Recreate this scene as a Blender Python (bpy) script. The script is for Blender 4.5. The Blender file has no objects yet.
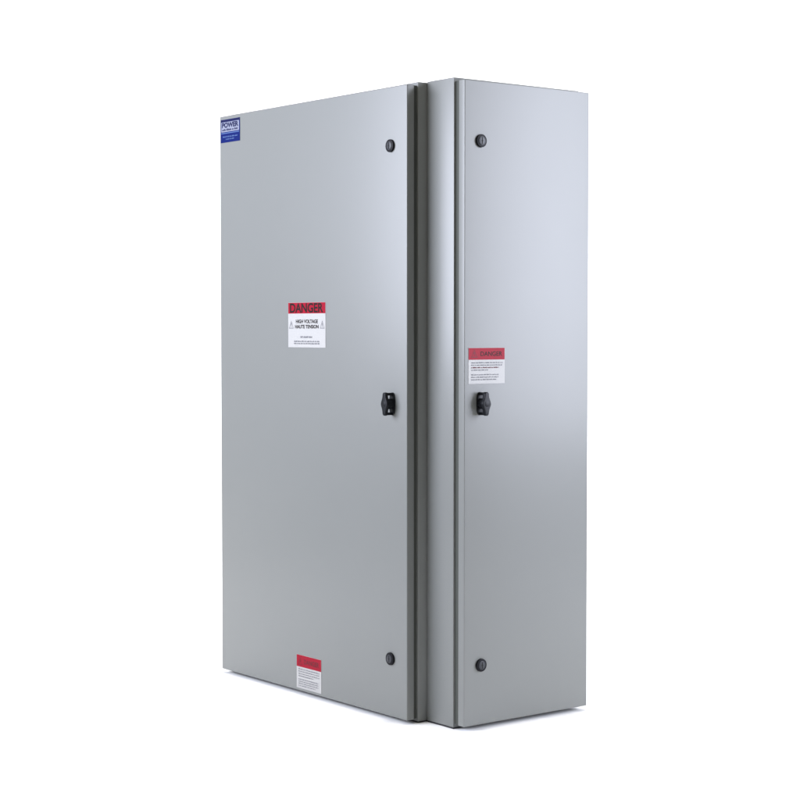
import bpy, bmesh, math
from mathutils import Vector, Matrix

scene = bpy.context.scene
COL = scene.collection
R = math.radians

# ------------------------------------------------------------------ materials
def new_mat(name, color, rough=0.5, spec=0.5, metallic=0.0, coat=0.0):
    m = bpy.data.materials.new(name)
    m.use_nodes = True
    b = m.node_tree.nodes["Principled BSDF"]
    b.inputs["Base Color"].default_value = (*color, 1)
    b.inputs["Roughness"].default_value = rough
    b.inputs["Specular IOR Level"].default_value = spec
    b.inputs["Metallic"].default_value = metallic
    b.inputs["Coat Weight"].default_value = coat
    return m

def add_bump(m, layers, rough_var=None, rough=0.4):
    """layers: (scale, strength, distance, detail) noises summed as bump; rough_var adds slow roughness changes"""
    nt = m.node_tree
    b = nt.nodes["Principled BSDF"]
    tc = nt.nodes.new("ShaderNodeTexCoord")
    prev = None
    for sc, st, di, de in layers:
        n = nt.nodes.new("ShaderNodeTexNoise")
        n.inputs["Scale"].default_value = sc
        n.inputs["Detail"].default_value = de
        nt.links.new(tc.outputs["Object"], n.inputs["Vector"])
        bp = nt.nodes.new("ShaderNodeBump")
        bp.inputs["Strength"].default_value = st
        bp.inputs["Distance"].default_value = di
        nt.links.new(n.outputs["Fac"], bp.inputs["Height"])
        if prev:
            nt.links.new(prev.outputs["Normal"], bp.inputs["Normal"])
        prev = bp
    nt.links.new(prev.outputs["Normal"], b.inputs["Normal"])
    if rough_var:
        n = nt.nodes.new("ShaderNodeTexNoise")
        n.inputs["Scale"].default_value = rough_var[0]
        n.inputs["Detail"].default_value = 3
        nt.links.new(tc.outputs["Object"], n.inputs["Vector"])
        mr = nt.nodes.new("ShaderNodeMapRange")
        mr.inputs["To Min"].default_value = rough - rough_var[1]
        mr.inputs["To Max"].default_value = rough + rough_var[1]
        nt.links.new(n.outputs["Fac"], mr.inputs["Value"])
        nt.links.new(mr.outputs["Result"], b.inputs["Roughness"])

PAINT = new_mat("grey_powder_coat", (0.164, 0.170, 0.163), 0.48, 0.36, coat=0.30)
PAINT.node_tree.nodes["Principled BSDF"].inputs["Coat Roughness"].default_value = 0.25
add_bump(PAINT, [(1.6, 0.15, 0.010, 1), (900, 0.05, 0.0003, 2)], (2.5, 0.03), 0.46)
RUBBER = new_mat("black_rubber", (0.062, 0.066, 0.058), 0.75, 0.2)
SLOT = new_mat("lock_slot_black", (0.006, 0.006, 0.006), 0.7, 0.2)
UNDERSHADE = new_mat("undershade_dark", (0.02, 0.02, 0.022), 0.6, 0.3)  # shadow under the boxes, put into the colour
PLASTIC = new_mat("black_plastic", (0.006, 0.007, 0.009), 0.40, 0.17)
add_bump(PLASTIC, [(600, 0.08, 0.0003, 2)])
RIM = new_mat("lock_rim_black", (0.006, 0.006, 0.008), 0.48, 0.12)
INSERT = new_mat("lock_insert_zinc", (0.026, 0.028, 0.034), 0.42, 0.34)
WHITE = new_mat("label_white_vinyl", (0.372, 0.368, 0.358), 0.42, 0.3)
RED = new_mat("label_red_ink", (0.255, 0.004, 0.018), 0.42, 0.11)
BLACK = new_mat("label_black_ink", (0.010, 0.006, 0.006), 0.5, 0.12)
GREYINK = new_mat("label_small_print_ink", (0.15, 0.15, 0.165), 0.45, 0.2)
DARKRED = new_mat("label_dark_red_ink", (0.085, 0.006, 0.012), 0.45, 0.2)
BLUE = new_mat("nameplate_blue", (0.002, 0.009, 0.095), 0.40, 0.10)
NAVY = new_mat("nameplate_navy_ink", (0.003, 0.005, 0.045), 0.42, 0.15)
PALE = new_mat("nameplate_white", (0.21, 0.225, 0.29), 0.40, 0.3)
SKY = new_mat("nameplate_pale_blue_ink", (0.07, 0.12, 0.27), 0.40, 0.25)
PAPER = new_mat("white_studio_paper", (0.86, 0.86, 0.86), 0.9, 0.1)
add_bump(PAPER, [(40, 0.05, 0.001, 2)])

# ------------------------------------------------------------------ helpers
def link(name, bm, mats, parent=None, loc=(0, 0, 0), rz=0.0, smooth=None):
    me = bpy.data.meshes.new(name)
    bm.to_mesh(me)
    bm.free()
    for m in (mats if isinstance(mats, (list, tuple)) else [mats]):
        me.materials.append(m)
    o = bpy.data.objects.new(name, me)
    COL.objects.link(o)
    if parent:
        o.parent = parent
    o.location = loc
    o.rotation_euler = (0, 0, rz)
    if smooth is not None:
        me.shade_smooth()
        me.set_sharp_from_angle(angle=R(smooth))
    return o

def box(bm, x0, x1, y0, y1, z0, z1, bev=0.0, seg=3, mat=0):
    v = [bm.verts.new((x, y, z)) for x in (x0, x1) for y in (y0, y1) for z in (z0, z1)]
    idx = [(0, 1, 3, 2), (4, 6, 7, 5), (0, 4, 5, 1), (2, 3, 7, 6), (0, 2, 6, 4), (1, 5, 7, 3)]
    fs = [bm.faces.new([v[i] for i in f]) for f in idx]
    for f in fs:
        f.material_index = mat
    bmesh.ops.recalc_face_normals(bm, faces=fs)
    if bev > 0:
        es = {e for f in fs for e in f.edges}
        bmesh.ops.bevel(bm, geom=list(es), offset=bev, segments=seg, profile=0.5, affect='EDGES', clamp_overlap=True)

def prism(bm, outline, y0, y1, bev=0.0, seg=3, mat=0):
    """outline (x,z) loop, extruded from y0 (front, towards the viewer) back to y1; front rim bevelled"""
    a = [bm.verts.new((x, y0, z)) for x, z in outline]
    b = [bm.verts.new((x, y1, z)) for x, z in outline]
    n = len(a)
    fs = [bm.faces.new(a), bm.faces.new(b[::-1])]
    for i in range(n):
        fs.append(bm.faces.new((a[i], b[i], b[(i + 1) % n], a[(i + 1) % n])))
    for f in fs:
        f.material_index = mat
    bmesh.ops.recalc_face_normals(bm, faces=fs)
    if bev > 0:
        es = list(fs[0].edges)
        r = bmesh.ops.bevel(bm, geom=es, offset=bev, segments=seg, profile=0.5, affect='EDGES')
        for f in r['faces']:
            f.material_index = mat

def circle(cx, cz, r, n=40, rx=None):
    rx = rx or r
    return [(cx + rx * math.cos(2 * math.pi * i / n), cz + r * math.sin(2 * math.pi * i / n)) for i in range(n)]

def flat(bm, x0, x1, z0, z1, y, mat):
    f = bm.faces.new([bm.verts.new(p) for p in ((x0, y, z0), (x1, y, z0), (x1, y, z1), (x0, y, z1))])
    f.material_index = mat

def poly(bm, pts, y, mat):
    f = bm.faces.new([bm.verts.new((x, y, z)) for x, z in pts])
    f.material_index = mat

def text(bm, body, x0, x1, z0, z1, y, mat, bold=0.0):
    """the built-in font turned into flat letter faces that fill x0..x1, z0..z1"""
    cu = bpy.data.curves.new("lettering", 'FONT')
    cu.body = body
    cu.resolution_u = 4
    cu.offset = bold
    ob = bpy.data.objects.new("lettering", cu)
    COL.objects.link(ob)
    dg = bpy.context.evaluated_depsgraph_get()
    dg.update()
    me = bpy.data.meshes.new_from_object(ob.evaluated_get(dg))
    xs = [v.co.x for v in me.vertices]
    ys = [v.co.y for v in me.vertices]
    ax, bx, ay, by = min(xs), max(xs), min(ys), max(ys)
    vs = [bm.verts.new((x0 + (v.co.x - ax) / (bx - ax) * (x1 - x0), y,
                        z0 + (v.co.y - ay) / (by - ay) * (z1 - z0))) for v in me.vertices]
    for p in me.polygons:
        try:
            f = bm.faces.new([vs[i] for i in p.vertices])
            f.material_index = mat
        except ValueError:
            pass
    bpy.data.objects.remove(ob)
    bpy.data.curves.remove(cu)
    bpy.data.meshes.remove(me)

def small_print(bm, x0, x1, z0, z1, y, mat, seed, gap=0.28):
    """a line of print too small to read: word-length dashes broken into letter-like strokes"""
    h = z1 - z0
    x = x0
    s = seed
    while x < x1 - h * 0.4:
        s = (s * 1103515245 + 12345) % 2147483648
        n = 2 + (s >> 8) % 7
        for k in range(n):
            s = (s * 1103515245 + 12345) % 2147483648
            w = h * (0.30 + 0.25 * ((s >> 10) % 100) / 100)
            if x + w > x1:
                return
            up = h * (0.72 + 0.28 * ((s >> 16) % 2))
            flat(bm, x, x + w, z0, z0 + up, y, mat)
            x += w + h * 0.14
        x += h * (gap + 0.25)

def tri_mark(bm, cx, z0, h, y, mat, inner=None, frame=0.14):
    """a warning triangle drawn as an outline with a mark inside"""
    w = h * 0.50
    o = [(cx - w, z0), (cx + w, z0), (cx, z0 + h)]
    c = (cx, z0 + h * 0.36)
    i = [(c[0] + (p[0] - c[0]) * (1 - frame * 1.9), c[1] + (p[1] - c[1]) * (1 - frame * 1.9)) for p in o]
    for k in range(3):
        poly(bm, [o[k], o[(k + 1) % 3], i[(k + 1) % 3], i[k]], y, mat)
    t = h * 0.055
    poly(bm, [(cx - t, z0 + h * .30), (cx + t, z0 + h * .30), (cx + t * 1.3, z0 + h * .66), (cx - t * 1.3, z0 + h * .66)], y, mat)
    poly(bm, [(cx - t, z0 + h * .16), (cx + t, z0 + h * .16), (cx + t, z0 + h * .24), (cx - t, z0 + h * .24)], y, mat)

# ------------------------------------------------------------------ the enclosure
root = bpy.data.objects.new("electrical_enclosure", None)
COL.objects.link(root)
root.location = (-0.45, 0.30, 0.0)
root["label"] = "tall grey metal electrical enclosure with two locked doors and red danger stickers"
root["category"] = "electrical enclosure"
bpy.context.view_layer.update()
OFF = Vector(root.location)
def at(x, y, z):
    return Vector((x, y, z)) - OFF

ZB, ZT = 0.0045, 1.8232          # body bottom and top
WA, DA = 0.9863, 0.026           # main door width, thickness
ZA0, HA = 0.0120, 1.8018
XB, YB, WB = 0.1675, 0.0713, 0.4724   # side door: outer plane, near edge, width
ZB0, HB = 0.0133, 1.8021
YC = 0.0707                      # front face of the side compartment
YBACK = 0.5475

# main box: front face at y=.040; a groove-lip runs round its mouth
bm = bmesh.new()
box(bm, -WA, 0.0, 0.040, YBACK, ZB, ZT, 0.0016, 2)
link("enclosure_body", bm, PAINT, root, at(0, 0, 0), smooth=40)

bm = bmesh.new()
box(bm, 0.0022, 0.1215, YC, YBACK - 0.002, ZB + 0.0003, ZT + 0.0023, 0.0016, 2)
link("side_compartment", bm, PAINT, root, at(0, 0, 0), smooth=40)

# added dark strip under the sheet metal, standing in for its shadow line
bm = bmesh.new()
box(bm, -WA + 0.003, -0.003, 0.043, YBACK - 0.003, 0.0, ZB - 0.0002)
box(bm, 0.004, 0.1195, YC + 0.002, YBACK - 0.005, 0.0, ZB - 0.0002)
link("undershade_strip", bm, UNDERSHADE, root, at(0, 0, 0))

# door gaskets: rings of rubber squeezed between the doors and the box mouths
def gasket(name, x0, x1, z0, z1, d, w, loc, rz):
    bm = bmesh.new()
    box(bm, x0, x1, 0, d, z0, z0 + w)
    box(bm, x0, x1, 0, d, z1 - w, z1)
    box(bm, x0, x0 + w, 0, d, z0 + w, z1 - w)
    box(bm, x1 - w, x1, 0, d, z0 + w, z1 - w)
    return link(name, bm, RUBBER, root, loc, rz)
gasket("door_gasket", 0.006, WA - 0.006, 0.001, HA - 0.0008, 0.0135, 0.02, at(-WA, DA + 0.0002, ZA0), 0)
gasket("door_gasket", 0.006, WB - 0.006, 0.001, HB - 0.0008, XB - 0.1415 - 0.0005 - 0.0205 + 0.0145, 0.02, at(0.1413, YB, ZB0), R(90))

# doors: local frame, x along the width, -y out of the front, z up
def door(w, h, t, loc, rz):
    bm = bmesh.new()
    box(bm, 0, w, 0, t, 0, h, 0.0022, 4)
    return link("door", bm, PAINT, root, loc, rz, smooth=40)

door_main = door(WA, HA, DA, at(-WA, 0, ZA0), 0)
door_main["label"] = "wide door with a blue nameplate and two danger stickers"
door_side = door(WB, HB, 0.0262, at(XB, YB, ZB0), R(90))
door_side["label"] = "narrow door with one danger sticker"

# quarter-turn locks
def make_lock(parent):
    bm = bmesh.new()
    prism(bm, circle(0, 0, 0.0182, 48), -0.0062, 0.0006, 0.0014, 3, 0)
    prism(bm, circle(0, 0, 0.0122, 40), -0.0078, -0.0058, 0.0007, 2, 1)
    # slot with a key-like wider middle
    flat(bm, -0.0016, 0.0016, -0.0092, 0.0092, -0.00795, 2)
    poly(bm, circle(0, 0.0, 0.0030, 16), -0.0080, 2)
    # fine rim groove on the insert
    n = 40
    for i in range(n):
        a0, a1 = 2 * math.pi * i / n, 2 * math.pi * (i + 1) / n
        poly(bm, [(r * math.cos(a), r * math.sin(a)) for r, a in ((.0106, a0), (.0100, a0), (.0100, a1), (.0106, a1))], -0.00792, 2)
    return link("quarter_turn_lock", bm, [RIM, INSERT, SLOT], parent, smooth=35)

def make_handle(parent):
    bm = bmesh.new()
    # escutcheon against the door
    out = []
    n = 48
    for i in range(n):
        a = 2 * math.pi * i / n
        c, s = math.cos(a), math.sin(a)
        out.append((0.0128 * math.copysign(abs(c) ** 0.75, c), 0.0325 * math.copysign(abs(s) ** 0.8, s)))
    prism(bm, out, -0.0042, 0.0006, 0.0018, 4, 0)
    # hub
    prism(bm, circle(0, 0, 0.0150, 40, rx=0.0110), -0.026, -0.003, 0.0, 1, 0)
    # the grip's two ends hook back to the escutcheon, leaving a small opening beside the hub
    for s in (-1, 1):
        z0, z1 = sorted((s * 0.0240, s * 0.0318))
        box(bm, -0.0060, 0.0060, -0.0255, -0.0025, z0, z1, 0.0012, 2)
    # winged grip, bulging at its middle
    half = []
    for k in range(25):
        t = k / 24
        z = 0.0330 * (1 - 2 * t)
        q = abs(z) / 0.0330
        wdt = 0.0072 + 0.0080 * math.exp(-(q / 0.42) ** 2)
        if q > 0.80:
            wdt *= math.sqrt(max(0.0, 1 - ((q - 0.80) / 0.2) ** 2 * 0.82))
        half.append((wdt, z))
    loop = half + [(-w, z) for w, z in reversed(half)]
    prism(bm, loop, -0.0322, -0.0228, 0.0022, 4, 0)
    # raised centre boss of the grip
    prism(bm, circle(0, 0, 0.0085, 32), -0.0326, -0.0310, 0.0005, 2, 0)
    return link("handle", bm, PLASTIC, parent, smooth=40)

lock0 = make_lock(door_main)
handle0 = make_handle(door_main)
def put(o0, parent, u, v, first=False):
    o = o0 if first else o0.copy()
    if not first:
        COL.objects.link(o)
    o.parent = parent
    o.location = (u, 0, v)
    o.rotation_euler = (0, 0, 0)
    return o
put(lock0, door_main, WA - 0.0745, 1.6350, True)
put(lock0, door_main, WA - 0.0745, 0.1672)
put(handle0, door_main, WA - 0.0660, 0.9012, True)
put(lock0, door_side, 0.0575, 1.6360)
put(lock0, door_side, 0.0607, 0.1688)
put(handle0, door_side, 0.0560, 0.9052)

# ---- labels (flat vinyl in the local frame of their door)
LM = [WHITE, RED, BLACK, GREYINK, DARKRED]
def label_plate(bm, w, h, zsplit):
    box(bm, 0, w, -0.0006, 0.0, 0, h, 0, 1, 0)
    flat(bm, 0.0006, w - 0.0006, zsplit, h - 0.0006, -0.0008, 1)

# big bilingual danger sticker on the main door
w, h = 0.1985, 0.1370
bm = bmesh.new()
label_plate(bm, w, h, 0.1033)
Y = -0.0010
text(bm, "DANGER", 0.010, w - 0.012, 0.1056, 0.1348, Y, 2, 0.026)
text(bm, "HIGH VOLTAGE", 0.0420, 0.1590, 0.0735, 0.0850, Y, 2, 0.030)
text(bm, "HAUTE TENSION", 0.0375, 0.1625, 0.0575, 0.0690, Y, 2, 0.030)
tri_mark(bm, 0.0170, 0.0575, 0.0240, Y, 3, frame=0.12)
tri_mark(bm, w - 0.0170, 0.0575, 0.0240, Y, 3, frame=0.12)
small_print(bm, 0.066, 0.134, 0.0290, 0.0345, Y, 3, 5)
small_print(bm, 0.032, 0.168, 0.0165, 0.0205, Y, 3, 17)
small_print(bm, 0.032, 0.168, 0.0098, 0.0138, Y, 3, 29)
o = link("danger_label", bm, LM, door_main, (WA - 0.5940, -0.0002, 1.0705 - ZA0))
o["label"] = "large danger sticker with bold black lettering at mid height"

# lower sticker
w, h = 0.1320, 0.1035
bm = bmesh.new()
label_plate(bm, w, h, 0.0665)
tri_mark(bm, 0.0200, 0.0725, 0.0230, Y, 4, frame=0.10)
text(bm, "DANGER", 0.040, w - 0.012, 0.0765, 0.0920, Y, 4, 0.024)
for k in range(4):
    small_print(bm, 0.010, w - (0.010 if k != 3 else 0.04), 0.0580 - k * 0.0072, 0.0612 - k * 0.0072, Y, 3, 41 + k)
for k in range(4):
    small_print(bm, 0.010, w - (0.014 if k != 3 else 0.03), 0.0265 - k * 0.0066, 0.0295 - k * 0.0066, Y, 3, 61 + k)
o = link("danger_label", bm, LM, door_main, (WA - 0.5527, -0.0002, 0.0203 - ZA0))
o["label"] = "small danger sticker near the bottom edge"

# side-door sticker
w, h = 0.1338, 0.1005
bm = bmesh.new()
label_plate(bm, w, h, 0.0670)
tri_mark(bm, 0.0215, 0.0735, 0.0225, Y, 4, frame=0.10)
text(bm, "DANGER", 0.044, w - 0.010, 0.0770, 0.0900, Y, 2, 0.014)
for k in range(4):
    small_print(bm, 0.010, w - (0.008, 0.010, 0.022, 0.062)[k], 0.0570 - k * 0.0068, 0.0604 - k * 0.0068, Y, 4 if k == 2 else 3, 81 + k)
for k in range(3):
    small_print(bm, 0.010, w - (0.020, 0.024, 0.030)[k], 0.0235 - k * 0.0068, 0.0269 - k * 0.0068, Y, 3, 101 + k)
o = link("danger_label", bm, LM, door_side, (0.0138, -0.0002, 0.974 - ZB0))

# blue maker's nameplate
w, h = 0.1150, 0.0740
NM = [BLUE, PALE, NAVY, SKY]
bm = bmesh.new()
box(bm, 0, w, -0.0008, 0.0, 0, h, 0, 1, 0)
flat(bm, 0.0045, w - 0.0045, 0.0340, 0.0655, -0.0010, 1)
flat(bm, 0.0010, w - 0.0010, 0.0665, h - 0.0010, -0.0010, 2)
Y = -0.0012
text(bm, "POWER", 0.0085, w - 0.008, 0.0470, 0.0640, Y, 2, 0.045)
small_print(bm, 0.010, w - 0.010, 0.0375, 0.0440, Y, 2, 7)
flat(bm, 0.0045, w - 0.0045, 0.0285, 0.0312, Y, 3)
small_print(bm, 0.014, w - 0.014, 0.0165, 0.0205, Y, 3, 9)
small_print(bm, 0.032, w - 0.032, 0.0085, 0.0125, Y, 3, 11)
link("nameplate", bm, NM, door_main, (0.0056, -0.0002, 1.7282 - ZA0))

# ------------------------------------------------------------------ the white paper sweep it stands on
YAW, PITCH = 0.9117579, -0.0404326
CAM = Vector((3.9475167, -3.0824604, 1.1288792))
AX = Vector((-math.sin(YAW), math.cos(YAW), 0))      # away from the camera
HALF = 2.35                                   # half width of the paper laid on the floor
rows = []
bm = bmesh.new()
wide = [(1.75, 0.0), (3.0, 0.0)]
RAD = 1.4
for k in range(1, 25):
    a = R(90) * k / 24
    wide.append((3.0 + RAD * math.sin(a), RAD * (1 - math.cos(a))))
wide.append((3.0 + RAD, 5.6))
US = [-6.5, -HALF, HALF, 6.5]
for n, (s, z) in enumerate(wide):
    rows.append([bm.verts.new((u, s, z)) for u in US])
for a, b in zip(rows, rows[1:]):
    for k in range(3):
        bm.faces.new((a[k], a[k + 1], b[k + 1], b[k]))
f0 = [bm.verts.new((u, -2.0, 0)) for u in (-HALF, HALF)]
bm.faces.new((f0[0], f0[1], rows[0][2], rows[0][1]))
fl = link("floor", bm, PAPER, None, (0, 0.2, 0), YAW, smooth=60)
fl["kind"] = "structure"

# ------------------------------------------------------------------ lamps
def area(name, loc, target, sx, sy, power, color=(1, 1, 1), spread=180):
    l = bpy.data.lights.new(name, 'AREA')
    l.shape = 'RECTANGLE'
    l.size, l.size_y = sx, sy
    l.energy = power
    l.color = color
    l.spread = R(spread)
    o = bpy.data.objects.new(name, l)
    COL.objects.link(o)
    o.location = loc
    o.rotation_euler = (Vector(target) - Vector(loc)).to_track_quat('-Z', 'Y').to_euler()
    return o

area("left_softbox", (-1.45, -3.2, 2.15), (-0.4, 0, 1.75), 2.7, 2.1, 116, (0.91, 0.955, 1.12), 110)
area("right_softbox", (2.95, 2.9, 2.0), (0.17, 0.35, 1.65), 2.8, 2.95, 150, (0.91, 0.955, 1.12), 125)
area("added_floor_fill", (-0.3, 0.5, 5.0), (-0.3, 0.5001, 0), 7.0, 7.0, 84, (1.04, 1, 0.94), 5)  # added lamp without a known source, washes the floor out to white
bd = AX * 2.0
area("added_backdrop_fill", (bd.x, bd.y + .2, 5.2), (AX.x * 4.4, AX.y * 4.4 + .2, 1.4), 9.0, 1.0, 215, (1, 1, 1), 110)  # added lamp too, turns the backdrop pure white

w = bpy.data.worlds.new("World")
scene.world = w
w.use_nodes = True
w.node_tree.nodes["Background"].inputs[0].default_value = (1, 0.99, 0.90, 1)
w.node_tree.nodes["Background"].inputs[1].default_value = 0.30

# ------------------------------------------------------------------ camera
cd = bpy.data.cameras.new("camera")
cam = bpy.data.objects.new("camera", cd)
COL.objects.link(cam)
cd.sensor_width = 36
cd.sensor_fit = 'HORIZONTAL'
cd.lens = 1773.775 / 800 * 36
cd.clip_start = 0.05
cd.clip_end = 200
cam.location = CAM
cam.rotation_euler = (math.pi / 2 + PITCH, 0, YAW)
scene.camera = cam

scene.render.engine = 'CYCLES'
scene.cycles.use_denoising = True
scene.cycles.max_bounces = 8
scene.cycles.sample_clamp_indirect = 8
vs = scene.view_settings
vs.view_transform = 'Standard'
vs.look = 'None'
vs.exposure = 0
vs.gamma = 1
